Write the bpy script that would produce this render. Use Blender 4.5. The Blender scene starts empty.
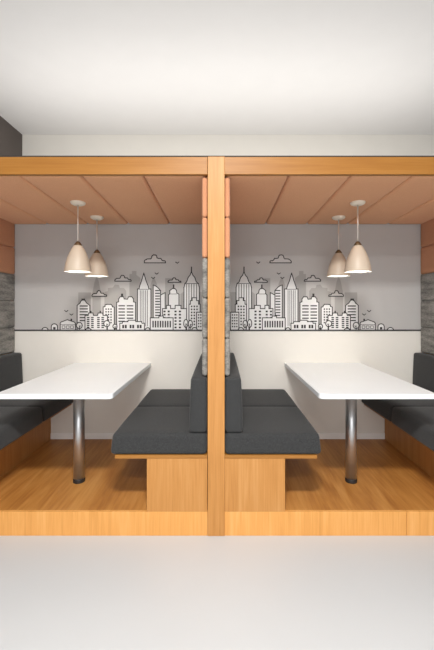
import bpy, bmesh, math
from mathutils import Vector

SC = bpy.context.scene
COL = SC.collection
PI = math.pi

# ------------------------------------------------------------------ layout (metres)
S = 168.7            # photograph pixels per metre at the booth front (Y = 0)
D = 2.14             # camera to booth front
CX, CZ = 0.03, 1.362 # camera x / height
DECK = 0.142         # platform height
BACK = 1.175         # booth back wall face
KR = 1 + BACK / D


# ------------------------------------------------------------------ materials
def new_mat(name):
    m = bpy.data.materials.new(name)
    m.use_nodes = True
    nt = m.node_tree
    b = nt.nodes['Principled BSDF']
    return m, nt, b


def plain(name, col, rough=0.6, metal=0.0, noise=0.0, nscale=6.0, bump=0.0, bscale=200.0, spec=0.5):
    m, nt, b = new_mat(name)
    b.inputs['Roughness'].default_value = rough
    b.inputs['Metallic'].default_value = metal
    b.inputs['Specular IOR Level'].default_value = spec
    tc = nt.nodes.new('ShaderNodeTexCoord')
    n = nt.nodes.new('ShaderNodeTexNoise')
    n.inputs['Scale'].default_value = nscale
    n.inputs['Detail'].default_value = 4
    nt.links.new(tc.outputs['Object'], n.inputs['Vector'])
    r = nt.nodes.new('ShaderNodeValToRGB')
    r.color_ramp.elements[0].color = tuple(c * (1 - noise) for c in col) + (1,)
    r.color_ramp.elements[1].color = tuple(min(1, c * (1 + noise)) for c in col) + (1,)
    r.color_ramp.elements[0].position = 0.3
    r.color_ramp.elements[1].position = 0.7
    nt.links.new(n.outputs['Fac'], r.inputs['Fac'])
    nt.links.new(r.outputs['Color'], b.inputs['Base Color'])
    if bump:
        n2 = nt.nodes.new('ShaderNodeTexNoise')
        n2.inputs['Scale'].default_value = bscale
        nt.links.new(tc.outputs['Object'], n2.inputs['Vector'])
        bp = nt.nodes.new('ShaderNodeBump')
        bp.inputs['Strength'].default_value = bump
        bp.inputs['Distance'].default_value = 0.002
        nt.links.new(n2.outputs['Fac'], bp.inputs['Height'])
        nt.links.new(bp.outputs['Normal'], b.inputs['Normal'])
    return m


def wood(name, axis, dark, mid, light, rough=0.45, fine=1.0):
    """oak: noise stretched along `axis` plus broad figure bands"""
    m, nt, b = new_mat(name)
    b.inputs['Roughness'].default_value = rough
    b.inputs['Specular IOR Level'].default_value = 0.35
    tc = nt.nodes.new('ShaderNodeTexCoord')

    def stretched(across, along, detail, rough_, dist=0.0):
        mp = nt.nodes.new('ShaderNodeMapping')
        sc = [across] * 3
        sc[axis] = along
        mp.inputs['Scale'].default_value = sc
        nt.links.new(tc.outputs['Object'], mp.inputs['Vector'])
        n = nt.nodes.new('ShaderNodeTexNoise')
        n.inputs['Scale'].default_value = 1.0
        n.inputs['Detail'].default_value = detail
        n.inputs['Roughness'].default_value = rough_
        n.inputs['Distortion'].default_value = dist
        nt.links.new(mp.outputs['Vector'], n.inputs['Vector'])
        return n
    a = stretched(95 * fine, 3.2, 3, 0.6)
    c = stretched(17 * fine, 1.3, 4, 0.55, 0.8)
    mx = nt.nodes.new('ShaderNodeMix')
    mx.data_type = 'FLOAT'
    mx.inputs['Factor'].default_value = 0.55
    nt.links.new(a.outputs['Fac'], mx.inputs['A'])
    nt.links.new(c.outputs['Fac'], mx.inputs['B'])
    r = nt.nodes.new('ShaderNodeValToRGB')
    e = r.color_ramp.elements
    e[0].position, e[0].color = 0.33, dark + (1,)
    e[1].position, e[1].color = 0.66, light + (1,)
    k = e.new(0.5)
    k.color = mid + (1,)
    nt.links.new(mx.outputs['Result'], r.inputs['Fac'])
    nt.links.new(r.outputs['Color'], b.inputs['Base Color'])
    bp = nt.nodes.new('ShaderNodeBump')
    bp.inputs['Strength'].default_value = 0.08
    bp.inputs['Distance'].default_value = 0.001
    nt.links.new(a.outputs['Fac'], bp.inputs['Height'])
    nt.links.new(bp.outputs['Normal'], b.inputs['Normal'])
    return m


def fabric(name, c0, c1, stretch=(160, 160, 160), patch=None, rough=0.95, bump=0.25):
    m, nt, b = new_mat(name)
    b.inputs['Roughness'].default_value = rough
    b.inputs['Specular IOR Level'].default_value = 0.15
    b.inputs['Sheen Weight'].default_value = 0.12
    tc = nt.nodes.new('ShaderNodeTexCoord')
    mp = nt.nodes.new('ShaderNodeMapping')
    mp.inputs['Scale'].default_value = stretch
    nt.links.new(tc.outputs['Object'], mp.inputs['Vector'])
    n = nt.nodes.new('ShaderNodeTexNoise')
    n.inputs['Scale'].default_value = 1.0
    n.inputs['Detail'].default_value = 5
    n.inputs['Roughness'].default_value = 0.65
    nt.links.new(mp.outputs['Vector'], n.inputs['Vector'])
    fac = n.outputs['Fac']
    if patch:
        n2 = nt.nodes.new('ShaderNodeTexNoise')
        mp2 = nt.nodes.new('ShaderNodeMapping')
        mp2.inputs['Scale'].default_value = patch
        nt.links.new(tc.outputs['Object'], mp2.inputs['Vector'])
        n2.inputs['Scale'].default_value = 1.0
        n2.inputs['Detail'].default_value = 3
        nt.links.new(mp2.outputs['Vector'], n2.inputs['Vector'])
        mx = nt.nodes.new('ShaderNodeMix')
        mx.data_type = 'FLOAT'
        mx.inputs['Factor'].default_value = 0.5
        nt.links.new(fac, mx.inputs['A'])
        nt.links.new(n2.outputs['Fac'], mx.inputs['B'])
        fac = mx.outputs['Result']
    r = nt.nodes.new('ShaderNodeValToRGB')
    r.color_ramp.elements[0].position = 0.36
    r.color_ramp.elements[1].position = 0.64
    r.color_ramp.elements[0].color = c0 + (1,)
    r.color_ramp.elements[1].color = c1 + (1,)
    nt.links.new(fac, r.inputs['Fac'])
    nt.links.new(r.outputs['Color'], b.inputs['Base Color'])
    bp = nt.nodes.new('ShaderNodeBump')
    bp.inputs['Strength'].default_value = bump
    bp.inputs['Distance'].default_value = 0.002
    nt.links.new(n.outputs['Fac'], bp.inputs['Height'])
    nt.links.new(bp.outputs['Normal'], b.inputs['Normal'])
    return m


def emitter(name, col, strength):
    m, nt, b = new_mat(name)
    b.inputs['Base Color'].default_value = col + (1,)
    b.inputs['Emission Color'].default_value = col + (1,)
    b.inputs['Emission Strength'].default_value = strength
    return m


OAK = ((.43, .184, .043), (.515, .235, .062), (.575, .285, .091))
M = {
    'oak_x_shaded': wood('shaded oak along x', 0, (.32, .128, .020), (.365, .154, .027), (.41, .184, .040)),  # same oak darkened: the weaker light at beam height is in the colour
    'oak_z': wood('oak upright', 2, *OAK),
    'oak_riser_lit': wood('lit oak of the riser boards', 2, (.63, .285, .068), (.73, .345, .093), (.79, .40, .13)),  # same oak lightened: the stronger light near the floor is in the colour
    'oak_deck': wood('oak deck', 1, (.34, .130, .028), (.46, .195, .044), (.56, .265, .072), rough=0.45, fine=0.5),
    'charcoal': fabric('charcoal weave', (.027, .0275, .028), (.057, .058, .0585), (230, 230, 230)),
    'heather': fabric('heathered grey weave', (.10, .097, .09), (.34, .325, .295), (60, 34, 130), (12, 5, 26), bump=0.3),
    'terracotta': fabric('terracotta wool', (.72, .365, .195), (.80, .42, .228), (180, 180, 180), bump=0.12),
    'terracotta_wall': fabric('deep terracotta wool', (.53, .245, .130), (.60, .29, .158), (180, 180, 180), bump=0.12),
    'cream': plain('cream wall paint', (.80, .765, .70), 0.55, noise=0.012, bump=0.05),
    'mural_paper': plain('grey mural paper', (.49, .475, .46), 0.6, noise=0.015),
    'print_white': plain('printed white', (.74, .735, .725), 0.6, noise=0.01),
    'print_sky': plain('printed cloud white', (.56, .545, .53), 0.6, noise=0.01),
    'print_grey': plain('printed pale grey', (.35, .335, .32), 0.6, noise=0.01),
    'print_dark': plain('printed charcoal ink', (.022, .018, .018), 0.6, noise=0.02),
    'skirting': plain('pale skirting', (.93, .91, .87), 0.4, noise=0.01),
    'laminate': plain('white laminate', (.80, .825, .84), 0.35, noise=0.006, spec=0.4),
    'steel': plain('brushed steel', (.52, .52, .52), 0.36, metal=.9, noise=0.04, nscale=40),
    'black': plain('black plastic', (.02, .02, .02), 0.5, noise=0.05),
    'roof': plain('dark roof board', (.045, .038, .033), 0.8, noise=0.1),
    'dark_wall': plain('dark brown wall paint', (.095, .077, .068), 0.6, noise=0.04),
    'ceil': plain('white ceiling paint', (.83, .815, .80), 0.8, noise=0.008),
    'floor': plain('pale poured floor', (.53, .545, .555), 0.42, noise=0.012, nscale=1.6, spec=0.4),
    'shade': plain('cream enamel', (.60, .495, .385), 0.45, noise=0.01),
    'shade_in': plain('white enamel lining', (.9, .88, .84), 0.5, noise=0.01),
    'canopy': plain('pale enamel', (.86, .76, .63), 0.4, noise=0.01),
    'bronze': plain('bronze cap', (.20, .135, .075), 0.4, metal=0.7, noise=0.05),
    'rod': plain('satin nickel rod', (.80, .74, .68), 0.35, metal=0.6, noise=0.02),
    'bulb': emitter('lit bulb', (1.0, .95, .88), 55.0),
}


# ------------------------------------------------------------------ mesh helpers
def obj(name, bm, mats, parent=None, smooth=False, recalc=True):
    me = bpy.data.meshes.new(name)
    if recalc:
        bmesh.ops.recalc_face_normals(bm, faces=bm.faces[:])
    bm.to_mesh(me)
    bm.free()
    for m in (mats if isinstance(mats, (list, tuple)) else [mats]):
        me.materials.append(M[m])
    if smooth:
        for p in me.polygons:
            p.use_smooth = True
    o = bpy.data.objects.new(name, me)
    COL.objects.link(o)
    if parent:
        o.parent = parent
    return o


def tag(o, label=None, cat=None, group=None, kind=None):
    if label:
        o['label'] = label
    if cat:
        o['category'] = cat
    if group:
        o['group'] = group
    if kind:
        o['kind'] = kind
    return o


def empty(name, loc, label, cat, group=None):
    o = bpy.data.objects.new(name, None)
    o.empty_display_size = 0.1
    o.location = loc
    COL.objects.link(o)
    return tag(o, label, cat, group)


def box(bm, x0, x1, y0, y1, z0, z1, bev=0.0015):
    x0, x1 = min(x0, x1), max(x0, x1)
    vs = [bm.verts.new((x, y, z)) for z in (z0, z1) for y in (y0, y1) for x in (x0, x1)]
    fs = [(0, 2, 3, 1), (4, 5, 7, 6), (0, 1, 5, 4), (2, 6, 7, 3), (0, 4, 6, 2), (1, 3, 7, 5)]
    es = set()
    for f in fs:
        face = bm.faces.new([vs[i] for i in f])
        es.update(face.edges)
    if bev:
        bmesh.ops.bevel(bm, geom=list(es), offset=bev, segments=2, affect='EDGES', profile=0.5)
    return bm


def rbox(x0, x1, y0, y1, z0, z1, r, n=(8, 12, 6), bulge=()):
    """rounded upholstered block; bulge = ((axis, sign, amount), ...)"""
    x0, x1 = min(x0, x1), max(x0, x1)
    lo, hi = Vector((x0, y0, z0)), Vector((x1, y1, z1))
    c, h = (lo + hi) / 2, (hi - lo) / 2
    bm = bmesh.new()
    cache = {}

    def samples(ax):
        H, k = h[ax], n[ax]
        rr = min(r, H)
        edge = [rr * (1 - math.cos(t * PI / 2 / 4)) for t in range(5)]
        a = [-H + e for e in edge]
        inner = [(-H + rr) + (2 * (H - rr)) * i / k for i in range(1, k)]
        return a + inner + [-v for v in reversed(a)]
    smp = [samples(i) for i in range(3)]

    def vert(p):
        key = tuple(round(v, 6) for v in p)
        if key in cache:
            return cache[key]
        inn = Vector([max(-(h[i] - min(r, h[i])), min(h[i] - min(r, h[i]), p[i])) for i in range(3)])
        d = Vector(p) - inn
        q = inn + d.normalized() * min(r, *h) if d.length > 1e-9 else Vector(p)
        for ax, sg, am in bulge:
            o2 = [i for i in range(3) if i != ax]
            u, w = (q[o2[0]] / h[o2[0]]), (q[o2[1]] / h[o2[1]])
            t = max(0.0, q[ax] * sg / h[ax])
            q[ax] += sg * am * t * max(0, 1 - abs(u) ** 3) * max(0, 1 - abs(w) ** 3)
        cache[key] = bm.verts.new(c + q)
        return cache[key]
    for ax in range(3):
        a, b_ = [i for i in range(3) if i != ax]
        for sg in (-1, 1):
            for i in range(len(smp[a]) - 1):
                for j in range(len(smp[b_]) - 1):
                    q = []
                    for (ii, jj) in ((i, j), (i + 1, j), (i + 1, j + 1), (i, j + 1)):
                        p = [0, 0, 0]
                        p[ax] = sg * h[ax]
                        p[a] = smp[a][ii]
                        p[b_] = smp[b_][jj]
                        v = vert(p)
                        if v not in q:
                            q.append(v)
                    if len(q) >= 3:
                        try:
                            bm.faces.new(q)
                        except ValueError:
                            pass
    return bm


def lathe(bm, prof, cx=0, cy=0, seg=40, cap0=False, cap1=False, mi=0):
    rings = []
    for (r, z) in prof:
        rings.append([bm.verts.new((cx + r * math.cos(2 * PI * k / seg), cy + r * math.sin(2 * PI * k / seg), z)) for k in range(seg)])
    for a, b_ in zip(rings, rings[1:]):
        for k in range(seg):
            f = bm.faces.new((a[k], a[(k + 1) % seg], b_[(k + 1) % seg], b_[k]))
            f.material_index = mi
    if cap0:
        bm.faces.new(rings[0]).material_index = mi
    if cap1:
        bm.faces.new(rings[-1]).material_index = mi
    return bm


def sbox(name, mat, ext, kind='structure', label=None, bev=0.0):
    o = obj(name, box(bmesh.new(), *ext, bev=bev), mat)
    tag(o, label, None, None, kind)
    return o


# ------------------------------------------------------------------ the room
RB = 1.712           # rear wall of the room
RC = 3.190           # room ceiling
LW = -2.09           # dark side wall
sbox('floor', 'floor', (-5.5, 5.5, -7.0, RB + .1, -.10, 0.0), label='pale poured floor in front of the booths')
sbox('ceiling', 'ceil', (-5.5, 5.5, -7.0, RB + .1, RC, RC + .1), label='white room ceiling above the booths')
sbox('wall_rear', 'cream', (LW, 5.5, RB, RB + .1, 0.0, RC), label='cream room wall rising behind the booth beam')
sbox('wall_left', 'dark_wall', (LW - .1, LW, -.4, RB, 0.0, RC), label='dark brown side wall above the left end of the beam')

# ------------------------------------------------------------------ booth carcass
BT, BB = 2.246, 2.143      # beam top and underside
PX = 0.050                 # half width of the divider
OX = 1.891                 # inner face of the outer partitions
booth = empty('booth_frame', (0, 0, 0), 'oak frame of the twin meeting booths with posts, beams and raised platform', 'booth')
# platform
o = obj('platform_deck', box(bmesh.new(), -2.003, 2.003, 0.020, BACK, 0.0, DECK, 0.001), 'oak_deck', booth)
for (a, b_) in ((-2.003, -PX), (PX, 1.13), (1.1315, 2.003)):
    obj('riser_board', box(bmesh.new(), a, b_, 0.0, 0.0195, 0.0, DECK, 0.001), 'oak_riser_lit', booth)
# posts
obj('post', box(bmesh.new(), -PX + .001, PX + .0015, -.004, 0.10, 0.0, BT + .001, 0.002), 'oak_z', booth)
for s in (-1, 1):
    obj('post', box(bmesh.new(), s * OX, s * (OX + .10), -.004, 0.10, 0.0, BT + .001, 0.002), 'oak_z', booth)
    obj('beam', box(bmesh.new(), s * (PX + .001), s * (OX - .001), 0.0, 0.030, BB, BT, 0.0015), 'oak_x_shaded', booth)
    obj('side_panel', box(bmesh.new(), s * OX, s * (OX + .05), 0.101, BACK, DECK, 2.17, 0.001), 'oak_z', booth)
obj('divider_panel', box(bmesh.new(), -PX, PX, 0.101, BACK, DECK, 2.17, 0.001), 'oak_z', booth)
obj('roof_board', box(bmesh.new(), -2.003, 2.003, 0.034, BACK + .06, 2.19, 2.268, 0.001), 'roof', booth)

# back walls of the booths
sbox('wall_back', 'cream', (-2.003, 2.003, BACK, BACK + .06, 0.0, 2.19), label='cream back wall of the booths')
for s, side in ((-1, 'left'), (1, 'right')):
    x0, x1 = sorted((s * .41, s * 1.531))
    sbox('baseboard_' + side, 'skirting', (x0, x1, BACK - .010, BACK, DECK, DECK + .055), bev=0.002,
         label='pale skirting strip along the back wall of the %s booth' % side)

# ------------------------------------------------------------------ padding on ceiling and partitions
ORD = ['first', 'second', 'third', 'fourth', 'fifth']
ceil_edges = [0.052, 0.441, 0.816, 1.187, 1.557, OX - .003]
for s, side in ((-1, 'left'), (1, 'right')):
    for i in range(5):
        a, b_ = s * (ceil_edges[i] + .0015), s * (ceil_edges[i + 1] - .0015)
        bm = rbox(a, b_, 0.032, BACK - .002, -.044, 0.0, 0.021, (8, 14, 2), ((2, -1, .009),))
        for v in bm.verts:     # the pads fall a little towards the back
            t = (v.co.y - .032) / (BACK - .034)
            v.co.z += 2.186 - .033 * t
        o = obj('ceiling_pad', bm, 'terracotta', None, True)
        lab = '%s terracotta upholstered ceiling pad out from the oak post, %s booth' % (ORD[i], side)
        tag(o, lab, 'ceiling pad', 'terracotta ceiling pads of the %s booth' % side)

Z0 = DECK + .796
pads = [('terracotta_wall', 2.143 - .247, 2.140), ('terracotta_wall', 1.652, 2.143 - .2472),
        ('heather', 1.410, 1.6518), ('heather', 1.167, 1.4098), ('heather', Z0 + .002, 1.1668)]
names = ['upper terracotta', 'lower terracotta', 'topmost grey', 'middle grey', 'lowest grey']
for s, side in ((-1, 'left'), (1, 'right')):
    for px, d, where in ((s * PX, s, 'on the post side of the %s booth' % side),
                         (s * OX, -s, 'on the outer wall of the %s booth' % side)):
        for (mat, z0, z1), nm in zip(pads, names):
            ax_sign = 1 if d > 0 else -1
            y0 = 0.026 if abs(px) < 1 else 0.104
            bm = rbox(px + d * .001, px + d * .034, y0, BACK - .003, z0, z1, .0155, (3, 14, 8), ((0, ax_sign, .008),))
            bot = Z0
            o = obj('wall_pad', bm, mat, None, True)
            tag(o, '%s upholstered wall pad %s' % (nm, where), 'wall pad', 'upholstered wall pads')


# ------------------------------------------------------------------ benches
def make_bench(px, d, label):
    X = lambda off: d * off
    root = empty('bench', (px, 0, DECK), label, 'bench', 'charcoal booth benches')
    bm = box(bmesh.new(), X(.002), X(.360), .0005, BACK - .001, 0.0, .314, 0.0012)
    obj('base', bm, 'oak_z', root)
    bm = box(bmesh.new(), X(.002), X(.550), .0005, BACK - .001, .3145, .334, 0.002)
    obj('seat_board', bm, 'oak_x_shaded', root)
    half = .600
    for (y0, y1) in ((.002, half - .001), (half + .001, BACK - .002)):
        bm = rbox(X(.004), X(.580), y0, y1, .3345, .461, .024, (10, 10, 5), ((2, 1, .006), (0, int(d), .006)))
        for v in bm.verts:      # front lip of the cushion leans in towards the top
            t = max(0, (v.co.z - .3385) / .118)
            off = v.co.x * d
            if off > .3:
                v.co.x -= d * .012 * t * (off - .3) / .26
        obj('seat_cushion', bm, 'charcoal', root, True)
    bm = rbox(X(.0045), X(.100), .004, BACK - .003, .464, .795, .020, (4, 14, 8), ((0, int(d), .006),))
    for v in bm.verts:
        t = 1 - (v.co.z - .464) / .331
        v.co.x += d * .014 * t * (v.co.x * d) / .100
    obj('backrest', bm, 'charcoal', root, True)
    return root


make_bench(-PX, -1, 'charcoal cushioned bench backing onto the oak post, left booth')
make_bench(PX, 1, 'charcoal cushioned bench backing onto the oak post, right booth')
make_bench(-OX, 1, 'charcoal bench against the outer wall of the left booth, beyond the white table')
make_bench(OX, -1, 'charcoal bench against the outer wall of the right booth, beyond the white table')


# ------------------------------------------------------------------ tables
def make_table(cx, legx, label):
    root = empty('table', (cx, 0, DECK), label, 'table', 'white booth tables')
    hw, y0, y1, zt, th, r = .349, -.004, BACK - .001, .699, .031, .030
    pts = []
    for (qx, qy, a0) in ((-hw + r, y0 + r, PI), (hw - r, y0 + r, 1.5 * PI)):
        for k in range(9):
            a = a0 + k * PI / 2 / 8
            pts.append((qx + r * math.cos(a), qy + r * math.sin(a)))
    pts += [(hw, y1), (-hw, y1)]
    bm = bmesh.new()
    f = bm.faces.new([bm.verts.new((x, y, zt - th)) for x, y in pts])
    g = bmesh.ops.extrude_face_region(bm, geom=[f])
    for v in [v for v in g['geom'] if isinstance(v, bmesh.types.BMVert)]:
        v.co.z = zt
    bmesh.ops.recalc_face_normals(bm, faces=bm.faces[:])
    es = [e for e in bm.edges if len(e.link_faces) == 2 and e.calc_face_angle(0) > 1.2 and abs(e.verts[0].co.z - e.verts[1].co.z) < 1e-6]
    bmesh.ops.bevel(bm, geom=es, offset=.003, segments=2, affect='EDGES', profile=.5)
    obj('tabletop', bm, 'laminate', root)
    bm = bmesh.new()
    lathe(bm, [(.0375, .026), (.0375, zt - th - .012)], legx - cx, .372, 48, True, True)
    leg = obj('leg', bm, 'steel', root, True)
    bm = bmesh.new()
    lathe(bm, [(.039, .0005), (.040, .004), (.040, .020), (.0385, .026)], legx - cx, .372, 48, True, True)
    tag(obj('foot_ring', bm, 'black', leg), 'black ring at the foot of the leg')
    bm = bmesh.new()
    lathe(bm, [(.0375, zt - th - .012), (.085, zt - th - .008), (.085, zt - th - .0005)], legx - cx, .372, 40, True, True)
    obj('mounting_plate', bm, 'steel', root)
    for m in (leg,):
        for p in m.data.polygons:
            p.use_smooth = len(p.vertices) == 4
    return root


make_table(-.963, -.957, 'white rectangular table on a steel column in the left booth')
make_table(.963, .935, 'white rectangular table on a steel column in the right booth')


# ------------------------------------------------------------------ pendant lamps
def make_pendant(x, y, label):
    zc = 2.186 - .045 - .033 * (y - .032) / (BACK - .034) - .0035   # underside of the pads
    root = empty('pendant_lamp', (x, y, zc), label, 'pendant lamp', 'cream pendant lamps over the tables')
    T = lambda z: z - zc
    bm = lathe(bmesh.new(), [(.020, -.026), (.036, -.024), (.049, -.017), (.054, -.008), (.054, 0.0)], seg=40, cap0=True, cap1=True)
    obj('canopy', bm, 'canopy', root, True)
    bm = lathe(bmesh.new(), [(.0055, T(1.832)), (.0055, -.025)], seg=16, cap0=True, cap1=True)
    obj('rod', bm, 'rod', root, True)
    bm = lathe(bmesh.new(), [(.028, T(1.803)), (.026, T(1.812)), (.018, T(1.824)), (.009, T(1.834))], seg=32, cap0=True, cap1=True)
    obj('cap', bm, 'bronze', root, True)
    out = [(.0945, 1.611), (.0932, 1.625), (.0895, 1.650), (.0825, 1.682), (.0725, 1.715), (.0600, 1.747), (.0465, 1.775), (.0350, 1.794), (.026, 1.805)]
    inn = [(r - .003, z - .002) for r, z in out[1:]]
    bm = bmesh.new()
    lathe(bm, [(r, T(z)) for r, z in out])
    lathe(bm, [(.0945, T(1.611)), (.0915, T(1.611))] + [(r, T(z)) for r, z in inn], mi=1)
    bmesh.ops.remove_doubles(bm, verts=bm.verts[:], dist=1e-5)
    obj('shade', bm, ['shade', 'shade_in'], root, True, recalc=False)
    bm = bmesh.new()
    prof = [(.012, 1.790), (.013, 1.760), (.020, 1.735), (.027, 1.712), (.028, 1.697), (.024, 1.682), (.014, 1.673), (.003, 1.671)]
    lathe(bm, [(r, T(z)) for r, z in prof], seg=24, cap0=True, cap1=True)
    obj('bulb', bm, 'bulb', root, True)
    return root


for s, side in ((-1, 'left'), (1, 'right')):
    make_pendant(1.023 * s + .007, .500, 'cream bell pendant hung nearer the front of the %s booth' % side)
    make_pendant(s * 1.014 + .003, .890, 'cream bell pendant nearer the back wall of the %s booth' % side)


# ------------------------------------------------------------------ mural
def wx(px):
    return (px - 221.0) * KR / S + CX


def wz(py):
    return CZ + (306.0 - py) * KR / S


LINE = 0.0082


class Print:
    """flat inked figure on the wall: white fill, grey fill or dark strokes, in stacked layers"""
    def __init__(self, s, layer):
        self.s, self.y = s, BACK - .0022 - layer * .0006
        self.bm = bmesh.new()

    def P(self, p, dy=0.0):
        return self.bm.verts.new((-self.s * wx(p[0]), self.y - dy, wz(p[1])))

    def fill(self, pts, mi, dy=0.0):
        vs = [self.P(p, dy) for p in pts]
        es = [self.bm.edges.new((vs[i], vs[(i + 1) % len(vs)])) for i in range(len(vs))]
        r = bmesh.ops.triangle_fill(self.bm, use_beauty=True, use_dissolve=False, edges=es, normal=(0, -1, 0))
        for g in r['geom']:
            if isinstance(g, bmesh.types.BMFace):
                g.material_index = mi
        return self

    def rect(self, x0, x1, y0, y1, mi=2, dy=0.0003):
        f = self.bm.faces.new([self.P(p, dy) for p in ((x0, y0), (x1, y0), (x1, y1), (x0, y1))])
        f.material_index = mi
        return self

    def stroke(self, pts, closed=False, w=LINE, dy=0.0002, mi=2):
        P3 = [Vector((-self.s * wx(x), wz(y))) for x, y in pts]
        n = len(P3)
        segs = [(i, (i + 1) % n) for i in range(n if closed else n - 1)]
        for a, b_ in segs:
            d = P3[b_] - P3[a]
            if d.length < 1e-6:
                continue
            d.normalize()
            p, q = P3[a] - d * w * .5, P3[b_] + d * w * .5
            t = Vector((-d.y, d.x)) * w * .5
            vs = [self.bm.verts.new((v.x, self.y - dy, v.y)) for v in (p + t, q + t, q - t, p - t)]
            self.bm.faces.new(vs).material_index = mi
        return self

    def shape(self, pts, closed=False, mi=0):
        self.fill(pts, mi)
        self.stroke(pts, closed)
        return self

    def done(self, name, parent):
        for f in self.bm.faces:
            f.normal_update()
            if f.normal.y > 0:
                f.normal_flip()
        return obj(name, self.bm, ['print_white', 'print_grey', 'print_dark', 'print_sky'], parent, recalc=False)


G0 = 330.3


def circ(cx, cy, rx, ry, n=14, a0=0, a1=2 * PI):
    return [(cx + rx * math.cos(a0 + (a1 - a0) * k / n), cy - ry * math.sin(a0 + (a1 - a0) * k / n)) for k in range(n + (0 if abs(a1 - a0 - 2 * PI) < 1e-6 else 1))]


def cloud_pts(x0, x1, yb, yt):
    w, h = x1 - x0, yb - yt
    prof = [(0, 0), (0, .20), (.04, .34), (.13, .48), (.30, .50), (.34, .62), (.36, .84), (.43, 1.0), (.54, .97), (.58, .86), (.60, .62), (.66, .56), (.78, .55), (.83, .34), (.88, .26), (.97, .25), (1, .12), (1, 0)]
    pts = [(x0 + a * w, yb - b * h) for a, b in prof]
    return pts


def make_mural(s, side):
    root = empty('wall_mural', (0, 0, 0), 'line drawn city skyline mural on the back wall of the %s booth' % side, 'mural', 'skyline murals')
    # paper sheet
    x0, x1 = sorted((s * .052, s * (OX - .001)))
    obj('paper', box(bmesh.new(), x0, x1, BACK - .002, BACK - .0002, wz(G0), 2.160, 0), 'mural_paper', root)
    B = lambda k: Print(s, k)

    # grey silhouettes at the back
    for pts in (
        [(78.3, G0), (78.3, 292.4), (91, 292.4), (91, G0)],
        [(92.3, G0), (92.6, 292), (94.6, 282), (96.8, 275.5), (99, 282), (100.8, 292), (101, G0)],
        [(104.5, G0), (104.5, 292), (108, 291), (108, 288), (113, 287.5), (115, 284.5), (119, 285), (120, 288), (124, 288), (126.3, 291), (126.3, G0)],
        [(129.5, G0), (129.5, 274), (132, 274), (132, 271), (136.5, 271), (136.5, 275), (140.5, 278), (140.5, G0)],
        [(150.5, G0), (150.5, 285), (152.5, 279), (154, 277), (157, 284), (157, G0)],
        [(165.2, G0), (165.2, 278.2), (173.3, 278.2), (173.3, G0)],
        [(180.5, G0), (180.5, 294), (184.5, 291), (184.5, G0)],
        [(198.5, G0), (198.5, 292), (205, 292), (205, G0)],
    ):
        B(0).fill(pts, 1).done('grey_silhouette', root)

    # tall towers
    t = B(3).shape([(184, G0), (184, 287.5), (185, 283.5), (186.6, 282), (188.2, 277.5), (190.2, 275), (191.5, 271.5), (192.8, 275), (194.8, 277.5), (196.4, 282), (198.4, 283.5), (199.4, 287.5), (199.4, G0)])
    t.stroke([(191.5, 271.5), (191.5, 267.2)], w=LINE * 1.25)
    t.stroke([(185.2, 283.6), (198.2, 283.6)], w=LINE * .7)
    for x in (186.6, 189.0, 191.5, 194.0, 196.6):
        t.stroke([(x, 284.5), (x, 322)], w=LINE * .75)
    t.done('building', root)
    t = B(3).shape([(137.6, G0), (137.6, 289), (139.2, 289), (139.6, 286.6), (141.6, 281), (142.8, 276.8), (143.9, 273.2), (145, 276.8), (146.2, 281), (148.4, 286.6), (149, 289), (151, 289), (151, G0)])
    t.stroke([(139.6, 289.3), (148.8, 289.3)], w=LINE * .6)
    for x in (140.4, 142.1, 143.9, 145.7, 147.5):
        t.stroke([(x, 290.5), (x, 326)], w=LINE * .62)
    t.done('building', root)
    t = B(3).shape([(153.3, G0), (153.3, 285), (155, 285.6), (157.5, 287.2), (160.6, 290.5), (160.6, G0)])
    for k in range(11):
        t.rect(155.2, 160.0, 290.6 + 2.75 * k - .55, 290.6 + 2.75 * k + .55)
    t.done('building', root)
    B(2).shape([(160.4, G0), (160.4, 295.2), (165.2, 292.6), (165.2, G0)]).done('building', root)
    t = B(3).shape([(168.6, G0), (168.6, 295), (169.9, 293.6), (169.9, 290.6), (172.4, 288.6), (175, 288.6), (176.4, 290.2), (176.9, 293), (179, 294.3), (179, G0)])
    t.stroke([(173.7, 288.3), (173.7, 285.2)], w=LINE * 1.6)
    t.stroke([(170.2, 294), (176.6, 294)], w=LINE * .5)
    t.done('building', root)
    # left hand towers
    t = B(3).shape([(77.3, G0), (77.3, 305.5), (78.6, 304.2), (80, 303.2), (81.2, 301), (83, 300), (85, 300.3), (86.8, 303), (88.4, 304.2), (90, 305.5), (90, G0)])
    t.rect(81.6, 85.2, 298.6, 300.2)
    for k in range(6):
        t.rect(79.8, 88.0, 305.4 + 2.9 * k, 306.6 + 2.9 * k)
    t.done('building', root)
    t = B(3).shape([(103.3, G0), (103.3, 307), (105.2, 306.5), (105.2, 305), (107, 304.4), (111, 304.4), (112.3, 305.6), (112.6, 306.8), (114.4, 307.2), (114.4, G0)])
    for c in range(3):
        for k in range(6):
            t.rect(105.5 + 2.5 * c, 106.9 + 2.5 * c, 308.4 + 2.7 * k, 309.8 + 2.7 * k)
    t.done('building', root)
    t = B(4).shape([(116.8, G0), (116.8, 302.4), (118.8, 301.8), (118.8, 299), (120.4, 296.8), (123.6, 296.8), (124.4, 299), (127.6, 299.2), (128.6, 296.8), (132, 296.8), (133.6, 299), (133.6, 301.8), (135.6, 302.4), (135.6, G0)])
    t.rect(121.2, 123.2, 293.6, 296.4)
    for k in range(6):
        for a in (118.6, 126.9):
            t.rect(a, a + 6.5, 305.2 + 3.1 * k, 306.4 + 3.1 * k)
    t.done('building', root)
    # mid rise
    t = B(5).shape([(162.6, G0), (162.6, 308.6), (166.6, 308.6), (166.6, 305.4), (170.6, 305.4), (170.6, 308.6), (175.2, 308.6), (175.2, 305.4), (181, 305.4), (181, 308.6), (186.6, 308.6), (186.6, G0)])
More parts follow.
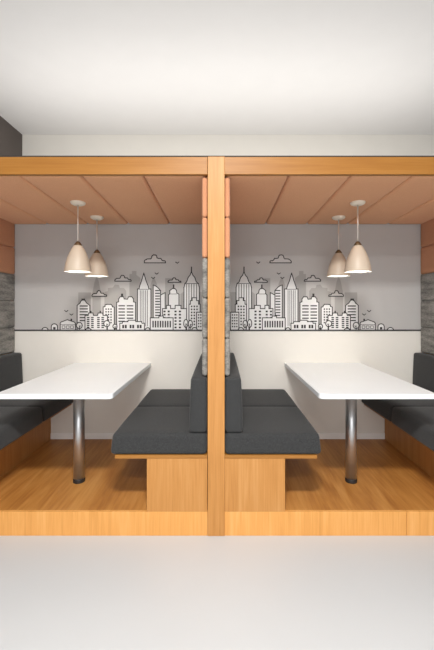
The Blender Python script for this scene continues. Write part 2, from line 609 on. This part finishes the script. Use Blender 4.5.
    for x in (164.6, 168.8, 175.6, 180.0):
        for k in range(6):
            t.rect(x - 1.05, x + 1.05, 310.6 + 3.2 * k, 312.3 + 3.2 * k)
    t.done('building', root)
    t = B(5).shape([(189, G0), (189, 304.2), (190.5, 304.2), (190.5, 300.6), (192.2, 300.6), (192.2, 297.8), (196.6, 297.8), (196.6, 300.6), (198.6, 300.6), (198.6, 304.2), (200.2, 304.2), (200.2, G0)])
    for c in range(3):
        for k in range(7):
            t.rect(190.9 + 2.7 * c, 192.4 + 2.7 * c, 305.6 + 3.0 * k, 307.2 + 3.0 * k)
    t.done('building', root)
    t = B(6).shape([(196.6, G0), (196.6, 312.2), (205, 312.2), (205, G0)])
    for c in range(3):
        for k in range(5):
            t.rect(198 + 2.2 * c, 199.3 + 2.2 * c, 314.2 + 2.9 * k, 315.6 + 2.9 * k)
    t.done('building', root)
    t = B(5).shape([(85.2, G0), (85.2, 315.4), (88.4, 315.4), (88.8, 313), (93.2, 313), (93.6, 315.4), (97.8, 315.4), (98.4, 313), (102.8, 313), (103.2, 315.4), (107.6, 315.4), (107.6, G0)])
    t.rect(90.4, 91.8, 310.8, 313)
    t.rect(99.8, 101.2, 310.8, 313)
    for (a, b_) in ((87.1, 89.7), (91.3, 93.9), (97.3, 99.9), (101.6, 104.2)):
        for k in range(6):
            t.rect(a, b_, 317 + 1.95 * k, 318.2 + 1.95 * k)
    t.done('building', root)
    # low buildings in front
    t = B(6).shape([(150.4, G0), (150.4, 317.8), (159, 317.8), (159, 316), (163.4, 316), (163.4, 317.8), (173.2, 317.8), (173.2, G0)])
    t.stroke([(160.4, 316), (160.4, 313.6)], w=LINE * 1.4)
    for k in range(8):
        t.rect(152.5 + 2.45 * k, 153.9 + 2.45 * k, 320.8, 327.4)
    t.done('building', root)
    t = B(6).shape([(120, G0), (120, 323.2), (122.4, 323.2), (123, 321.6), (128, 321.6), (128.6, 320.2), (135.4, 320.2), (136, 321.6), (141.6, 321.6), (142.2, 323.2), (144.6, 323.2), (144.6, G0)])
    for a in (122.4, 129.8, 137.2):
        t.rect(a, a + 1.9, 324.8, 328.2).rect(a + 2.6, a + 4.5, 324.8, 328.2)
    t.done('building', root)
    t = B(6).shape([(60.5, G0), (60.5, 323.2), (61.4, 322), (67.6, 319.7), (74.6, 322), (75.6, 323.2), (75.6, G0)])
    t.rect(70.8, 72.4, 318.7, 320.6).stroke([(60.8, 324.6), (75.2, 324.6)], w=LINE * .5)
    for a in (62.4, 66.6, 70.8):
        t.stroke([(a, 325.8), (a + 2.8, 325.8), (a + 2.8, 328.4), (a, 328.4)], True, w=LINE * .6)
    t.done('house', root)
    # trees and bushes
    for (cx, cy, rx, ry) in ((79.6, 325.4, 2.9, 3.1), (107, 323.6, 3.0, 3.0), (115.2, 326.3, 2.1, 2.1), (185.9, 323.4, 2.1, 4.0), (190.4, 323.8, 2.1, 3.6)):
        t = B(7).shape(circ(cx, cy, rx, ry), True)
        t.stroke([(cx, cy + ry * .1), (cx, G0)], w=LINE * .8).stroke([(cx, cy + ry * .6), (cx + rx * .5, cy + ry * .1)], w=LINE * .6)
        t.done('tree', root)
    for (cx, rx, ry) in ((45.4, 3.1, 2.8), (88.6, 3, 2.0), (147.8, 2.4, 2.6), (194.6, 2.8, 2.8)):
        B(8).shape(circ(cx, G0, rx, ry, 12, 0, PI)).done('bush', root)
    t = B(7).shape([(51.6, G0)] + circ(54.7, 326.6, 3.1, 2.8, 10, PI, 0) + [(57.8, G0)])
    t.rect(53.5, 55.9, 327, 329.4)
    t.done('bush', root)
    # sky
    for c in ((115, 131.2, 281.2, 275.4), (92.2, 106.8, 296.3, 290.7), (144.4, 165.6, 262.9, 254.9), (168.2, 181, 282.3, 277.9)):
        B(4).shape(cloud_pts(*c), True, 3).done('cloud', root)
    for (x, y) in ((177.3, 262.8), (156.8, 273.7), (153.2, 278.1), (66.5, 311.2), (71.6, 314.6)):
        B(4).stroke([(x - 1.6, y - .7), (x, y + .5), (x + 1.6, y - .7)], w=LINE * .9).done('bird', root)
    x0, x1 = (14.6, 206.0)
    B(9).rect(x0, x1, G0 - .75, G0 + .55).done('ground_line', root)


make_mural(-1, 'left')
make_mural(1, 'right')


# ------------------------------------------------------------------ light
def area(name, loc, sx, sy, power, col=(1, .975, .945), target=None):
    l = bpy.data.lights.new(name, 'AREA')
    l.shape = 'RECTANGLE'
    l.size, l.size_y = sx, sy
    l.energy = power
    l.color = col
    o = bpy.data.objects.new(name, l)
    o.location = loc
    COL.objects.link(o)
    return o


L_NEAR, L_FAR, L_CEIL_FILL, L_FRONT_FILL, L_WORLD = 122, 46, 22, 126, 0.16
area('ceiling_light', (0.0, -2.05, RC - .02), .5, .3, L_NEAR)
for x in (-.5, .5):
    area('ceiling_light', (x, -3.7, RC - .02), .8, .25, L_FAR)
# added fill hidden on the booth roof, brightens the room ceiling evenly
area('ceiling_fill', (0, .80, 2.31), 3.9, .8, L_CEIL_FILL).rotation_euler = (PI, 0, 0)
# added fill from across the room for upright faces, no known window
area('front_fill', (0, -6.9, 1.35), 4.6, 2.1, L_FRONT_FILL, (.96, .98, 1)).rotation_euler = (PI / 2, 0, 0)

w = bpy.data.worlds.new('World')
SC.world = w
w.use_nodes = True
bg = w.node_tree.nodes['Background']
bg.inputs['Color'].default_value = (.98, .97, 1.0, 1)
bg.inputs['Strength'].default_value = L_WORLD

# ------------------------------------------------------------------ camera
cam = bpy.data.cameras.new('Camera')
cam.sensor_width = 36.0
cam.lens = S * D / 650.0 * 36.0
cam.shift_x = (217.0 - 221.0) / 650.0
cam.shift_y = (306.0 - 325.0) / 650.0
cam.clip_start = 0.05
co = bpy.data.objects.new('Camera', cam)
co.location = (CX, -D, CZ)
co.rotation_euler = (PI / 2, 0, 0)
COL.objects.link(co)
SC.camera = co

SC.view_settings.view_transform = 'Standard'
SC.view_settings.look = 'None'
SC.view_settings.gamma = 1.0
SC.view_settings.exposure = 0.0
SC.view_settings.use_curve_mapping = False
